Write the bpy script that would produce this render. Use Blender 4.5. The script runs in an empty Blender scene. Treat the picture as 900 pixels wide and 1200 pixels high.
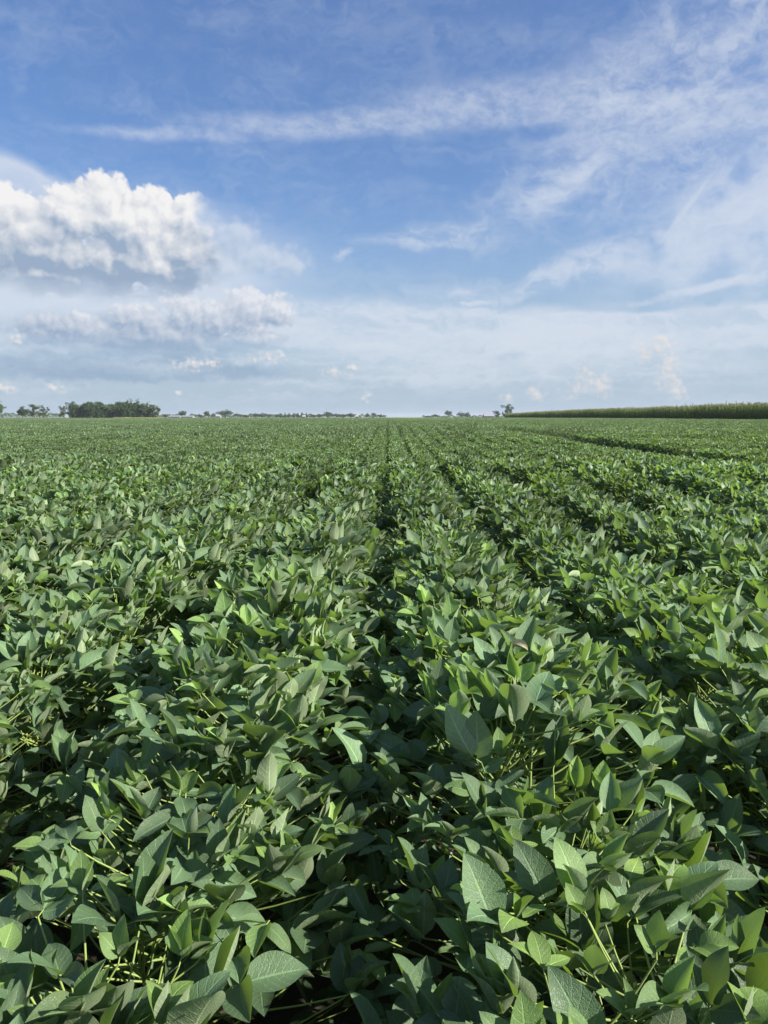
import bpy, math, random
import numpy as np
from mathutils import Vector, Matrix

R = math.radians
random.seed(7)
rng = np.random.default_rng(11)
scene = bpy.context.scene
COL = scene.collection

# ------------------------------------------------------------------ camera
EYE = 1.60
HORIZON_PX, VANISH_PX, FOCAL_PX = 488.6, 455.0, 901.0       # read off the 900x1200 photograph
PITCH = math.atan((600 - HORIZON_PX) / FOCAL_PX)
YAW = math.atan((VANISH_PX - 450) / FOCAL_PX)
cam_data = bpy.data.cameras.new('camera')
cam_data.sensor_fit = 'VERTICAL'
cam_data.sensor_height = 24.0
cam_data.lens = 24.0 * FOCAL_PX / 1200
cam_data.clip_start = 0.02
cam_data.clip_end = 20000
cam = bpy.data.objects.new('camera', cam_data)
cam.location = (0, 0, EYE)
cam.rotation_euler = (R(90) - PITCH, 0, YAW)
COL.objects.link(cam)
scene.camera = cam
CAM_M = cam.rotation_euler.to_matrix()


def ray(px, py):
    return (CAM_M @ Vector(((px - 450) / FOCAL_PX, -(py - 600) / FOCAL_PX, -1))).normalized()


def azel(px, py):                                            # sky position in degrees of azimuth / elevation
    d = ray(px, py)
    return math.degrees(math.atan2(d.x, d.y)), math.degrees(math.asin(d.z))


def at(px, dist):                                            # point on the ground line of a photo column
    d = ray(px, HORIZON_PX)
    k = dist / d.y
    return d.x * k, dist


# ------------------------------------------------------------------ light and exposure
SUN_EL, SUN_AZ = 33.0, 107.0                                  # azimuth clockwise from the view direction (+Y)
SUN_STRENGTH, SKY_STRENGTH, EXPOSURE = 5.0, 0.064, 1.20
SKY_SAT = 1.28
HAZE = 0.00011
sd = bpy.data.lights.new('sun', 'SUN')
sd.energy = SUN_STRENGTH
sd.angle = R(0.5)
sd.color = (1.0, 0.93, 0.82)
sun = bpy.data.objects.new('sun', sd)
sun_dir = Vector((math.sin(R(SUN_AZ)) * math.cos(R(SUN_EL)), math.cos(R(SUN_AZ)) * math.cos(R(SUN_EL)), math.sin(R(SUN_EL))))
sun.rotation_euler = sun_dir.to_track_quat('Z', 'Y').to_euler()
sun.location = (20, 5, 30)
COL.objects.link(sun)
vs = scene.view_settings
vs.view_transform = 'Standard'
vs.look = 'None'
vs.exposure = EXPOSURE
vs.gamma = 1
vs.use_curve_mapping = False
cy = scene.cycles
cy.max_bounces = 6
cy.diffuse_bounces = 3
cy.glossy_bounces = 2
cy.transmission_bounces = 4
cy.transparent_max_bounces = 4
cy.volume_bounces = 0
cy.use_denoising = True

# ------------------------------------------------------------------ node helpers
class NT:
    def __init__(self, tree):
        self.t = tree

    def n(self, typ, **kw):
        nd = self.t.nodes.new(typ)
        for k, v in kw.items():
            setattr(nd, k, v)
        return nd

    def link(self, a, b):
        self.t.links.new(a, b)

    def put(self, sock, v):
        if isinstance(v, bpy.types.NodeSocket):
            self.link(v, sock)
        elif v is not None:
            sock.default_value = v

    def m(self, op, a, b=None, c=None, clamp=False):
        nd = self.n('ShaderNodeMath', operation=op, use_clamp=clamp)
        self.put(nd.inputs[0], a)
        self.put(nd.inputs[1], b)
        self.put(nd.inputs[2], c)
        return nd.outputs[0]

    def vm(self, op, a, b=None, s=None):
        nd = self.n('ShaderNodeVectorMath', operation=op)
        self.put(nd.inputs[0], a)
        self.put(nd.inputs[1], b)
        if s is not None:
            self.put(nd.inputs['Scale'], s)
        return nd.outputs[1] if op in ('LENGTH', 'DOT_PRODUCT', 'DISTANCE') else nd.outputs[0]

    def smooth(self, v, a, b, o0=0.0, o1=1.0):
        nd = self.n('ShaderNodeMapRange', interpolation_type='SMOOTHSTEP')
        self.put(nd.inputs[0], v)
        nd.inputs[1].default_value = a
        nd.inputs[2].default_value = b
        nd.inputs[3].default_value = o0
        nd.inputs[4].default_value = o1
        return nd.outputs[0]

    def noise(self, vec, scale, detail=4, rough=0.5, dist=0.0, color=False):
        nd = self.n('ShaderNodeTexNoise')
        if vec is not None:
            self.link(vec, nd.inputs['Vector'])
        nd.inputs['Scale'].default_value = scale
        nd.inputs['Detail'].default_value = detail
        nd.inputs['Roughness'].default_value = rough
        nd.inputs['Distortion'].default_value = dist
        return nd.outputs['Color' if color else 'Fac']

    def mix(self, f, a, b):
        nd = self.n('ShaderNodeMix', data_type='RGBA')
        self.put(nd.inputs[0], f)
        self.put(nd.inputs[6], a if isinstance(a, bpy.types.NodeSocket) else (*a, 1)[:4])
        self.put(nd.inputs[7], b if isinstance(b, bpy.types.NodeSocket) else (*b, 1)[:4])
        return nd.outputs[2]

    def mapping(self, vec, loc=(0, 0, 0), rot=(0, 0, 0), scl=(1, 1, 1), typ='POINT'):
        nd = self.n('ShaderNodeMapping', vector_type=typ)
        self.link(vec, nd.inputs[0])
        nd.inputs[1].default_value = loc
        nd.inputs[2].default_value = rot
        nd.inputs[3].default_value = scl
        return nd.outputs[0]


# ------------------------------------------------------------------ the sky: physical sky with cirrus and cumulus
world = bpy.data.worlds.new('World')
scene.world = world
world.use_nodes = True
wt = world.node_tree
wt.nodes.clear()
W = NT(wt)
sky = W.n('ShaderNodeTexSky', sky_type='NISHITA')
sky.sun_disc = False
sky.sun_elevation = R(SUN_EL)
sky.sun_rotation = R(SUN_AZ)
sky.air_density = 1.0
sky.dust_density = 1.2
sky.ozone_density = 2.0
sky.altitude = 250
geo = W.n('ShaderNodeTexCoord')
D = geo.outputs['Generated']
sep = W.n('ShaderNodeSeparateXYZ')
W.link(D, sep.inputs[0])
az = W.m('MULTIPLY', W.m('ARCTAN2', sep.outputs[0], sep.outputs[1]), 57.29578)
el = W.m('MULTIPLY', W.m('ARCSINE', sep.outputs[2]), 57.29578)
cmb = W.n('ShaderNodeCombineXYZ')
W.link(az, cmb.inputs[0])
W.link(el, cmb.inputs[1])
P0 = cmb.outputs[0]


def warp(vec, scale, amount, detail=3):
    c = W.noise(vec, scale, detail, 0.55, color=True)
    return W.vm('ADD', vec, W.vm('SCALE', W.vm('SUBTRACT', c, (0.5, 0.5, 0.5)), s=amount))


P = W.vm('MULTIPLY', P0, (1, 1, 1))
Pw = warp(P, 0.22, 3.0)                                      # broad warp for cirrus
Pf = warp(P, 0.9, 1.1, 5)                                    # finer warp for cloud edges


def blob(vec, px, py, rx, ry, rot=0.0):
    """1 at the centre, 0 at the rim of an ellipse given in photo pixels (converted to degrees of sky)"""
    a, e = azel(px, py)
    a1, _ = azel(px + rx, py)
    _, e1 = azel(px, py - ry)
    mp = W.mapping(vec, (a, e, 0), (0, 0, R(rot)), (max(abs(a1 - a), .05), max(abs(e1 - e), .05), 1), 'TEXTURE')
    g = W.n('ShaderNodeTexGradient', gradient_type='SPHERICAL')
    W.link(mp, g.inputs[0])
    return g.outputs['Fac']


def vmax(lst, k=None):
    o = lst[0]
    for x in lst[1:]:
        o = W.m('SMOOTH_MAX', o, x, k) if k else W.m('MAXIMUM', o, x)
    return o


def vadd(lst):
    o = lst[0]
    for x in lst[1:]:
        o = W.m('ADD', o, x)
    return o


def mul(a, b):
    return W.m('MULTIPLY', a, b)


# fibres for the cirrus: noise stretched along a slightly rising direction
Ps = warp(P, 0.25, 1.3, 5)
fib1 = W.noise(W.mapping(Pw, rot=(0, 0, R(-10)), scl=(0.045, 0.36, 1)), 1.6, 9, 0.62)
fib2 = W.noise(W.mapping(Pw, (3.1, 7.7, 0), rot=(0, 0, R(-32)), scl=(0.10, 0.30, 1)), 2.0, 10, 0.66)
fluff = W.noise(W.mapping(Ps, (9, 4, 2), rot=(0, 0, R(-20)), scl=(0.42, 0.75, 1)), 2.0, 9, 0.62)
cir_all = []
# long trail across the upper sky
trail = vadd([blob(Ps, 180, 158, 150, 11, 2), mul(blob(Ps, 360, 147, 210, 22, 3), 1.1), mul(blob(Ps, 560, 122, 250, 42, 5), 1.1),
              mul(blob(Ps, 760, 124, 260, 24, 0), 1.3), mul(blob(Ps, 960, 132, 280, 24, -2), 1.3)])
cir_all.append(mul(W.smooth(trail, 0.0, 0.95), W.smooth(fluff, 0.30, 0.68, 0.20, 0.54)))
# fluffy veil, upper right
ur = vadd([mul(blob(Pw, 850, 50, 380, 170, 32), 1.1), mul(blob(Pw, 700, 180, 260, 130, 30), .8), mul(blob(Pw, 930, 250, 300, 170, 20), 1.3), mul(blob(Pw, 560, 60, 260, 60, 10), .35)])
cir_all.append(mul(W.smooth(ur, 0.0, 1.0), W.smooth(fib2, 0.30, 0.74, 0.12, 0.66)))
cir_all.append(mul(W.smooth(ur, 0.0, 1.2), W.smooth(fluff, 0.40, 0.70, 0.0, 0.30)))
# milky veil, right middle
cir_all.append(mul(W.smooth(vadd([mul(blob(Pw, 920, 230, 280, 110, 24), 1.3), mul(blob(Pw, 790, 285, 200, 55, 28), .7)]), 0.0, 1.0), W.smooth(fib2, 0.2, 0.7, 0.40, 0.72)))
# faint streaks
streaks = vadd([mul(blob(Pw, 520, 274, 120, 26, 2), 1.1), mul(blob(Pw, 650, 220, 120, 40, 18), .9), mul(blob(Pw, 700, 305, 260, 30, 14), 1.0),
                mul(blob(Ps, 850, 330, 190, 8, 9), 1.3), mul(blob(Pw, 590, 335, 220, 22, 4), .8), mul(blob(Pw, 880, 285, 110, 16, 4), .9), mul(blob(Pf, 402, 298, 18, 8, 30), 1.0)])
cir_all.append(mul(W.smooth(streaks, 0.0, 0.9), W.smooth(fib1, 0.33, 0.62, 0.12, 0.75)))
# a thin far contrail
cir_all.append(mul(W.smooth(blob(warp(P, 1.5, .12), 803, 246, 58, 5, 52), 0.0, 0.6), 0.42))
# wedge of veil over the big cumulus, left
cir_all.append(mul(W.smooth(vadd([blob(Ps, -80, 205, 330, 62, -17), mul(blob(Ps, 20, 240, 330, 62, -16), .9), mul(blob(Pw, -40, 270, 460, 130, -14), .45)]), 0.0, 0.42), W.smooth(fib1, 0.2, 0.7, 0.66, 0.92)))
cir_all.append(mul(W.smooth(vadd([blob(Pw, 190, 290, 240, 90, -6), mul(blob(Pw, 40, 340, 260, 60, 0), 1.2)]), 0.0, 0.8), 0.66))
# cirrostratus bank above the horizon
bank = vadd([mul(blob(Ps, 860, 378, 440, 30, 3), 1.6), mul(blob(Ps, 600, 384, 260, 14, 3), 1.0), mul(blob(Ps, 430, 378, 330, 38, -2), 1.2), mul(blob(Pw, 60, 360, 260, 56, 0), 1.5), mul(blob(Pw, 640, 410, 520, 60, 0), .8)])
cir_all.append(mul(W.smooth(bank, 0.0, 0.75), W.smooth(fib1, 0.30, 0.64, 0.38, 0.98)))
fib3 = W.noise(W.mapping(Pf, (5, 2, 1), rot=(0, 0, R(-3)), scl=(0.07, 0.85, 1)), 1.5, 9, 0.6)
lowband = vadd([blob(Ps, 640, 425, 620, 60, 1), mul(blob(Ps, 150, 420, 420, 70, 0), 1.2), mul(blob(Ps, 800, 390, 300, 30, 3), 1.0)])
cir_all.append(mul(W.smooth(lowband, 0.0, 0.8), W.smooth(fib3, 0.40, 0.66, 0.0, 0.62)))
for px_, py_, rx_, ry_ in ((560, 366, 36, 5), (590, 372, 30, 4), (555, 356, 26, 4)):
    cir_all.append(mul(W.smooth(blob(Pf, px_, py_, rx_, ry_), 0.0, 0.6), 0.55))
faint = mul(W.smooth(fib1, 0.42, 0.72), 0.15)
cir_all.append(faint)
cir_all.append(mul(W.smooth(fib2, 0.40, 0.70), 0.07))
cir = cir_all[0]
for c in cir_all[1:]:                                        # screen the layers together
    cir = W.m('SUBTRACT', 1.0, mul(W.m('SUBTRACT', 1.0, cir), W.m('SUBTRACT', 1.0, c)))


# cumulus: a density that is evaluated twice, once nudged towards the sun, to model its light and dark sides
def cumulus_density(vec, blobs, k=0.12, billow=0.5, s=1.0):
    w = warp(vec, 0.55 * s, 1.1 / s, 4)
    b = vmax([blob(w, *q) for q in blobs], k)
    def vor(sc, off):
        v = W.n('ShaderNodeTexVoronoi', feature='F1')
        W.link(W.vm('ADD', w, off), v.inputs['Vector'])
        v.inputs['Scale'].default_value = sc
        d = v.outputs['Distance']
        return mul(d, d)
    puff = W.m('ADD', mul(vor(0.36 * s, (2, 3, 0)), 0.62), W.m('ADD', mul(vor(0.80 * s, (5, 1, 0)), 0.52), mul(vor(1.8 * s, (0, 8, 0)), 0.27)))
    n = W.noise(w, 2.2 * s, 6, 0.55)
    bil = W.m('ADD', W.m('SUBTRACT', 0.30, puff), mul(W.m('SUBTRACT', n, 0.5), 0.34))
    return W.m('ADD', b, mul(mul(bil, billow), W.smooth(b, 0.0, 0.16)))


def cumulus(blobs, shift, thr, soft, gain, base, k=0.12, billow=0.5, s=1.0):
    d0 = cumulus_density(P, blobs, k, billow, s)
    d1 = cumulus_density(W.vm('ADD', P, (shift * .8, shift, 0)), blobs, k, billow, s)
    alpha = W.smooth(d0, thr, thr + soft)
    lit = W.m('MULTIPLY_ADD', W.m('SUBTRACT', d0, d1), gain, base, clamp=False)
    return alpha, lit, d0


big = [(-30, 285, 95, 75), (35, 278, 95, 72), (85, 262, 85, 66), (135, 252, 80, 64), (60, 300, 130, 60), (170, 275, 90, 72),
       (215, 295, 95, 70), (232, 266, 60, 46), (255, 300, 50, 40), (0, 250, 70, 48), (110, 310, 180, 52), (195, 312, 90, 44), (-40, 318, 180, 48), (60, 325, 200, 30)]
a1, l1, d1_ = cumulus(big, 0.46, 0.14, 0.15, 1.40, 0.31, billow=0.6)
a1 = mul(a1, W.smooth(W.m('ADD', az, mul(W.m('SUBTRACT', W.noise(P, 0.5, 6), .5), 5.0)), azel(262, 280)[0], azel(222, 280)[0]))
# flat base, soft and ragged; the body darkens towards it
e_base = azel(120, 338)[1]
_, e_top = azel(120, 225)
a1 = mul(a1, W.smooth(W.m('ADD', el, mul(W.m('SUBTRACT', W.noise(P, 0.45, 5), .5), 1.6)), e_base - 1.0, e_base + 0.9))
hgt = W.smooth(el, e_base, e_top)
l1 = W.m('ADD', l1, W.m('MULTIPLY_ADD', hgt, 0.85, -0.38))
l1 = W.m('ADD', l1, mul(W.m('SUBTRACT', W.noise(P, 0.5, 5), .5), 0.55))
# warm lit shoulders low on the right and left of the cloud
l1 = W.m('ADD', l1, mul(W.smooth(vadd([blob(Pf, 192, 303, 62, 30), mul(blob(Pf, 10, 280, 40, 26), .7)]), 0, 0.8), 0.36))
wisp = [(275, 280, 70, 50), (310, 300, 70, 34), (335, 312, 60, 18), (262, 312, 80, 32)]
a1b, l1b, _ = cumulus(wisp, 0.4, 0.18, 0.55, 0.9, 0.62, billow=0.9)
a1b = mul(a1b, 0.62)
second = [(165, 380, 70, 40), (225, 372, 66, 44), (262, 376, 50, 36), (290, 360, 44, 42), (322, 364, 40, 34), (95, 388, 120, 34),
          (200, 398, 170, 28), (300, 400, 60, 20)]
a2, l2, _ = cumulus(second, 0.35, 0.20, 0.30, 1.2, 0.46, billow=0.65, s=1.5)
e2 = azel(200, 402)[1]
a2 = mul(a2, W.smooth(W.m('ADD', el, mul(W.m('SUBTRACT', W.noise(P, 0.9, 4), .5), 1.2)), e2 - 0.6, e2 + 1.0))
l2 = W.m('ADD', l2, W.m('MULTIPLY_ADD', W.smooth(el, e2, e2 + 3.2), 0.5, -0.25))
small = [(315, 420, 42, 14), (235, 427, 62, 13), (395, 438, 32, 13), (410, 431, 18, 11), (430, 462, 15, 19), (300, 388, 28, 10),
         (62, 456, 20, 12), (5, 455, 26, 13), (607, 427, 24, 8), (568, 431, 14, 6), (560, 357, 26, 6), (208, 461, 8, 6), (20, 398, 18, 15)]
a3, l3, _ = cumulus(small, 0.20, 0.16, 0.75, 1.0, 0.55, billow=1.2, s=2.8)
a3 = mul(a3, 0.80)
towers = [(688, 432, 20, 34), (678, 458, 34, 24), (702, 452, 26, 28), (762, 406, 50, 28), (778, 432, 34, 38), (793, 455, 22, 30),
          (755, 420, 26, 18), (628, 462, 22, 14), (594, 465, 14, 15)]
a4, l4, _ = cumulus(towers, 0.20, 0.18, 0.75, 1.0, 0.60, billow=1.1, s=2.6)
a4 = mul(a4, 0.68)
# blue-grey stratus shelves under the cumulus
shelfn = W.noise(W.mapping(Pf, scl=(0.10, 0.60, 1)), 1.1, 7, 0.58)
shelf = vadd([mul(blob(Pf, 100, 385, 170, 26, 0), 1.2), mul(blob(Pf, 160, 408, 190, 26, 0), 1.2), mul(blob(Pf, 90, 432, 240, 22, 0), 1.4),
              mul(blob(Pf, 240, 437, 200, 14, 0), 1.0), mul(blob(Pf, 140, 345, 120, 14, 0), .8)])
ash = mul(W.smooth(shelf, 0.0, 1.0), W.smooth(shelfn, 0.30, 0.62, 0.15, 0.9))

SK = 1.0 / (SKY_STRENGTH * 2 ** EXPOSURE)                    # colours below are given as they should reach the eye


def sc(r_, g_, b_):
    """sky radiance that displays as this 0-255 colour"""
    f = lambda c: ((c / 255 + .055) / 1.055) ** 2.4 if c > 10 else c / 255 / 12.92
    return tuple(f(c) * SK for c in (r_, g_, b_))


hs = W.n('ShaderNodeHueSaturation')
W.link(sky.outputs[0], hs.inputs['Color'])
hs.inputs['Saturation'].default_value = SKY_SAT
skyc = hs.outputs[0]
skyhaze = W.mix(W.smooth(el, 0.0, 17.0, 0.88, 0.0), W.mix(0.20, skyc, sc(150, 158, 228)), sc(172, 194, 214))
c0 = W.mix(mul(cir, 0.86), skyhaze, sc(217, 225, 237))


def layer(under, alpha, lit, white, grey):
    return W.mix(alpha, under, W.mix(W.m('ADD', lit, 0.0, clamp=True), grey, white))


c_cirrus = c0
c0 = layer(c0, a4, l4, sc(236, 228, 224), sc(184, 200, 212))
c_right = c0
c0 = W.mix(mul(ash, 0.82), c_cirrus, sc(142, 168, 196))
c0 = layer(c0, a3, l3, sc(236, 232, 230), sc(158, 180, 202))
c0 = layer(c0, mul(a2, 0.95), l2, sc(228, 231, 238), sc(146, 169, 197))
c0 = layer(c0, a1b, l1b, sc(216, 224, 236), sc(160, 184, 212))
c_left = layer(c0, a1, l1, sc(244, 243, 243), sc(154, 174, 199))


def background(c):
    bg_ = W.n('ShaderNodeBackground')
    W.link(c, bg_.inputs[0])
    bg_.inputs[1].default_value = SKY_STRENGTH
    return bg_.outputs[0]


def pick(fac, sh_a, sh_b):                                   # regions of the sky without such clouds skip their nodes
    mx_ = W.n('ShaderNodeMixShader')
    W.link(fac, mx_.inputs[0])
    W.link(sh_a, mx_.inputs[1])
    W.link(sh_b, mx_.inputs[2])
    return mx_.outputs[0]


aaz = W.m('ABSOLUTE', az)
in_clouds = mul(W.smooth(aaz, 45, 60, 1, 0), W.smooth(el, -0.6, -0.4))
in_low = W.smooth(el, 17.5, 18.5, 1, 0)
is_left = W.smooth(az, 6.0, 6.4, 1, 0)
plain = W.mix(0.25, skyhaze, sc(204, 220, 240))
wo = W.n('ShaderNodeOutputWorld')
W.link(pick(in_clouds, background(plain), pick(in_low, background(c_cirrus), pick(is_left, background(c_right), background(c_left)))), wo.inputs[0])
world.cycles.sampling_method = 'MANUAL'
world.cycles.sample_map_resolution = 512

# ------------------------------------------------------------------ materials
MAT = {}


def new_mat(name):
    m = bpy.data.materials.new(name)
    m.use_nodes = True
    m.node_tree.nodes.clear()
    MAT[name] = m
    return m, NT(m.node_tree)


def leaf_material(name, top, young, under, trans, trans_fac, rough, veins, var=0.35, spec=0.35):
    m, T = new_mat(name)
    att = T.n('ShaderNodeAttribute', attribute_name='tint')
    tint = att.outputs['Fac']
    oi = T.n('ShaderNodeObjectInfo')
    g = T.n('ShaderNodeNewGeometry')
    base = T.mix(T.smooth(tint, 0.62, 1.0), top, young)
    br = T.m('ADD', T.m('MULTIPLY_ADD', T.m('FRACT', T.m('MULTIPLY', tint, 17.3)), var, 1 - var / 2), T.m('MULTIPLY_ADD', oi.outputs['Random'], var * .5, -var * .25))
    pn = T.noise(g.outputs['Position'], 0.35, 4, 0.65)
    br = T.m('MULTIPLY', br, T.smooth(pn, 0.32, 0.68, 0.78, 1.22))
    und = T.vm('SCALE', under, s=1.0) if not isinstance(under, tuple) else under
    col = T.mix(g.outputs['Backfacing'], base, und)
    bump_n = None
    tcol = T.mix(T.smooth(tint, 0.5, 1.0), trans, tuple(min(1, c * 1.25) for c in trans))
    if veins:
        uv = T.n('ShaderNodeUVMap', uv_map='UVMap')
        s = T.n('ShaderNodeSeparateXYZ')
        T.link(uv.outputs[0], s.inputs[0])
        u = s.outputs[0]
        a = T.m('ABSOLUTE', T.m('MULTIPLY_ADD', s.outputs[1], 2.0, -1.0))
        mid = T.smooth(a, 0.02, 0.09, 1, 0)
        ph = T.m('FRACT', T.m('MULTIPLY', T.m('SUBTRACT', u, T.m('MULTIPLY', T.m('POWER', a, 0.85), 0.22)), 8.0))
        dd = T.m('ABSOLUTE', T.m('SUBTRACT', ph, 0.5))
        side = T.smooth(dd, 0.0, 0.11, 1, 0)
        v = T.m('MAXIMUM', mid, T.m('MULTIPLY', side, 0.55))
        fine = T.n('ShaderNodeTexVoronoi', feature='DISTANCE_TO_EDGE')
        T.link(T.mapping(uv.outputs[0], scl=(26, 17, 1)), fine.inputs['Vector'])
        fine.inputs['Scale'].default_value = 1.0
        net = T.smooth(fine.outputs['Distance'], 0.0, 0.16, 1, 0)
        col = T.mix(T.m('MULTIPLY', v, 0.6), col, T.vm('SCALE', col, s=2.2))
        col = T.mix(T.m('MULTIPLY', net, 0.30), col, T.vm('SCALE', col, s=1.6))
        # blotches, bite marks and pale specks
        n2 = T.noise(g.outputs['Position'], 38, 3)
        col = T.mix(T.smooth(n2, 0.58, 0.72, 0, 0.35), col, T.vm('MULTIPLY', col, (1.35, 1.15, 0.8)))
        sp = T.n('ShaderNodeTexVoronoi')
        T.link(g.outputs['Position'], sp.inputs['Vector'])
        sp.inputs['Scale'].default_value = 55
        spk = T.m('MULTIPLY', T.smooth(sp.outputs['Distance'], 0.07, 0.13, 1, 0), T.smooth(T.noise(g.outputs['Position'], 9, 2), 0.50, 0.56))
        col = T.mix(T.m('MULTIPLY', spk, 0.6), col, (0.30, 0.26, 0.12))
        hgt_ = T.m('SUBTRACT', T.m('MULTIPLY', T.m('SINE', T.m('MULTIPLY', ph, 3.14159)), -0.0), T.m('ADD', T.m('MULTIPLY', v, 1.0), T.m('MULTIPLY', net, 0.45)))
        b = T.n('ShaderNodeBump')
        b.inputs['Strength'].default_value = 0.55
        b.inputs['Distance'].default_value = 0.0015
        T.link(hgt_, b.inputs['Height'])
        bump_n = b.outputs[0]
        tcol = T.mix(T.m('MULTIPLY', v, 0.5), tcol, T.vm('SCALE', tcol, s=0.55))
    col = T.vm('SCALE', col, s=br)
    tcol = T.vm('SCALE', tcol, s=br)
    p = T.n('ShaderNodeBsdfPrincipled')
    T.link(col, p.inputs['Base Color'])
    p.inputs['Roughness'].default_value = rough
    p.inputs['Specular IOR Level'].default_value = spec
    tr = T.n('ShaderNodeBsdfTranslucent')
    T.link(tcol, tr.inputs[0])
    if bump_n:
        T.link(bump_n, p.inputs['Normal'])
    mx = T.n('ShaderNodeMixShader')
    mx.inputs[0].default_value = trans_fac
    T.link(p.outputs[0], mx.inputs[1])
    T.link(tr.outputs[0], mx.inputs[2])
    o = T.n('ShaderNodeOutputMaterial')
    T.link(mx.outputs[0], o.inputs[0])
    return m


SOY_TOP, SOY_YOUNG, SOY_UNDER, SOY_TRANS = (0.085, 0.144, 0.072), (0.145, 0.235, 0.060), (0.195, 0.252, 0.150), (0.19, 0.31, 0.037)
leaf_material('soybean_leaf', SOY_TOP, SOY_YOUNG, SOY_UNDER, SOY_TRANS, 0.30, 0.50, True, 0.55, 0.40)
leaf_material('soybean_leaf_plain', SOY_TOP, SOY_YOUNG, SOY_UNDER, SOY_TRANS, 0.34, 0.48, False, 0.5, 0.42)
leaf_material('corn_leaf', (0.065, 0.125, 0.036), (0.12, 0.16, 0.04), (0.06, 0.10, 0.035), (0.12, 0.20, 0.02), 0.30, 0.5, False, 0.4)
leaf_material('tree_leaf', (0.045, 0.088, 0.026), (0.10, 0.14, 0.035), (0.055, 0.09, 0.04), (0.09, 0.15, 0.02), 0.22, 0.6, False, 0.7, 0.2)
leaf_material('pale_or_sunlit_leaf', (0.085, 0.125, 0.055), (0.14, 0.16, 0.06), (0.09, 0.12, 0.07), (0.10, 0.15, 0.03), 0.22, 0.6, False, 0.6, 0.2)  # naturally pale loose trees, plus sunlight painted onto the wood's right end


def simple_mat(name, col, rough=0.7, noise_scale=8, var=0.3, trans=None, bump=0.0):
    m, T = new_mat(name)
    g = T.n('ShaderNodeNewGeometry')
    n = T.noise(g.outputs['Position'], noise_scale, 5, 0.6)
    c = T.mix(n, tuple(x * (1 - var) for x in col), tuple(x * (1 + var) for x in col))
    p = T.n('ShaderNodeBsdfPrincipled')
    T.link(c, p.inputs['Base Color'])
    p.inputs['Roughness'].default_value = rough
    p.inputs['Specular IOR Level'].default_value = 0.25
    if bump:
        b = T.n('ShaderNodeBump')
        b.inputs['Strength'].default_value = bump
        T.link(n, b.inputs['Height'])
        T.link(b.outputs[0], p.inputs['Normal'])
    o = T.n('ShaderNodeOutputMaterial')
    T.link(p.outputs[0], o.inputs[0])
    return m


simple_mat('soybean_stem', (0.20, 0.27, 0.075), 0.55, 30)
simple_mat('seed_pod', (0.38, 0.38, 0.16), 0.6, 60)
simple_mat('dry_leaf', (0.34, 0.32, 0.20), 0.8, 90, 0.7)
simple_mat('corn_stalk', (0.10, 0.15, 0.05), 0.6, 3)
simple_mat('corn_tassel', (0.20, 0.215, 0.10), 0.7, 3)
simple_mat('bark', (0.10, 0.085, 0.065), 0.9, 2)
simple_mat('white_siding', (0.20, 0.20, 0.20), 0.6, 0.4, 0.06)
simple_mat('grey_roof', (0.30, 0.30, 0.32), 0.6, 0.4, 0.15)
simple_mat('pale_roof', (0.26, 0.26, 0.30), 0.4, 0.4, 0.08)
simple_mat('dark_door', (0.08, 0.08, 0.09), 0.6, 0.4, 0.1)
simple_mat('barn_wall', (0.20, 0.16, 0.24), 0.7, 0.4, 0.15)
simple_mat('dry_grass', (0.26, 0.27, 0.10), 0.9, 0.3, 0.3)

# ground: bare soil under the crop, grass and other fields past its far edge
m, T = new_mat('ground')
g = T.n('ShaderNodeNewGeometry')
s = T.n('ShaderNodeSeparateXYZ')
T.link(g.outputs['Position'], s.inputs[0])
n1 = T.noise(g.outputs['Position'], 14, 8, 0.65)
soil = T.mix(n1, (0.018, 0.014, 0.010), (0.055, 0.042, 0.028))
n2 = T.noise(g.outputs['Position'], 0.01, 4)
grass = T.mix(T.smooth(n2, 0.4, 0.6), (0.09, 0.13, 0.04), (0.19, 0.20, 0.08))
col = T.mix(T.smooth(s.outputs[1], 508, 514), soil, grass)
p = T.n('ShaderNodeBsdfPrincipled')
T.link(col, p.inputs['Base Color'])
p.inputs['Roughness'].default_value = 0.95
b = T.n('ShaderNodeBump')
b.inputs['Strength'].default_value = 0.7
b.inputs['Distance'].default_value = 0.03
T.link(n1, b.inputs['Height'])
T.link(b.outputs[0], p.inputs['Normal'])
o = T.n('ShaderNodeOutputMaterial')
T.link(p.outputs[0], o.inputs[0])


# ------------------------------------------------------------------ mesh builder
class MB:
    def __init__(self):
        self.v, self.f, self.mi, self.uv, self.t, self.n = [], [], [], [], [], 0

    def add(self, verts, faces, mi=0, uv=None, tint=0.5):
        verts = np.asarray(verts, dtype=np.float64)
        self.v.append(verts)
        self.t.append(np.full(len(verts), tint))
        self.uv.append(np.asarray(uv) if uv is not None else np.zeros((len(verts), 2)))
        for q in faces:
            self.f.append(tuple(i + self.n for i in q))
            self.mi.append(mi)
        self.n += len(verts)

    def mesh(self, name, mats, smooth=True):
        me = bpy.data.meshes.new(name)
        V = np.concatenate(self.v)
        me.from_pydata(V.tolist(), [], self.f)
        for mt in mats:
            me.materials.append(MAT[mt])
        me.polygons.foreach_set('material_index', self.mi)
        me.polygons.foreach_set('use_smooth', [smooth] * len(self.f))
        U = np.concatenate(self.uv)
        li = np.empty(len(me.loops), dtype=np.int32)
        me.loops.foreach_get('vertex_index', li)
        lay = me.uv_layers.new(name='UVMap')
        lay.data.foreach_set('uv', U[li].astype(np.float32).ravel())
        a = me.attributes.new('tint', 'FLOAT', 'POINT')
        a.data.foreach_set('value', np.concatenate(self.t).astype(np.float32))
        me.update()
        return me


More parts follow.
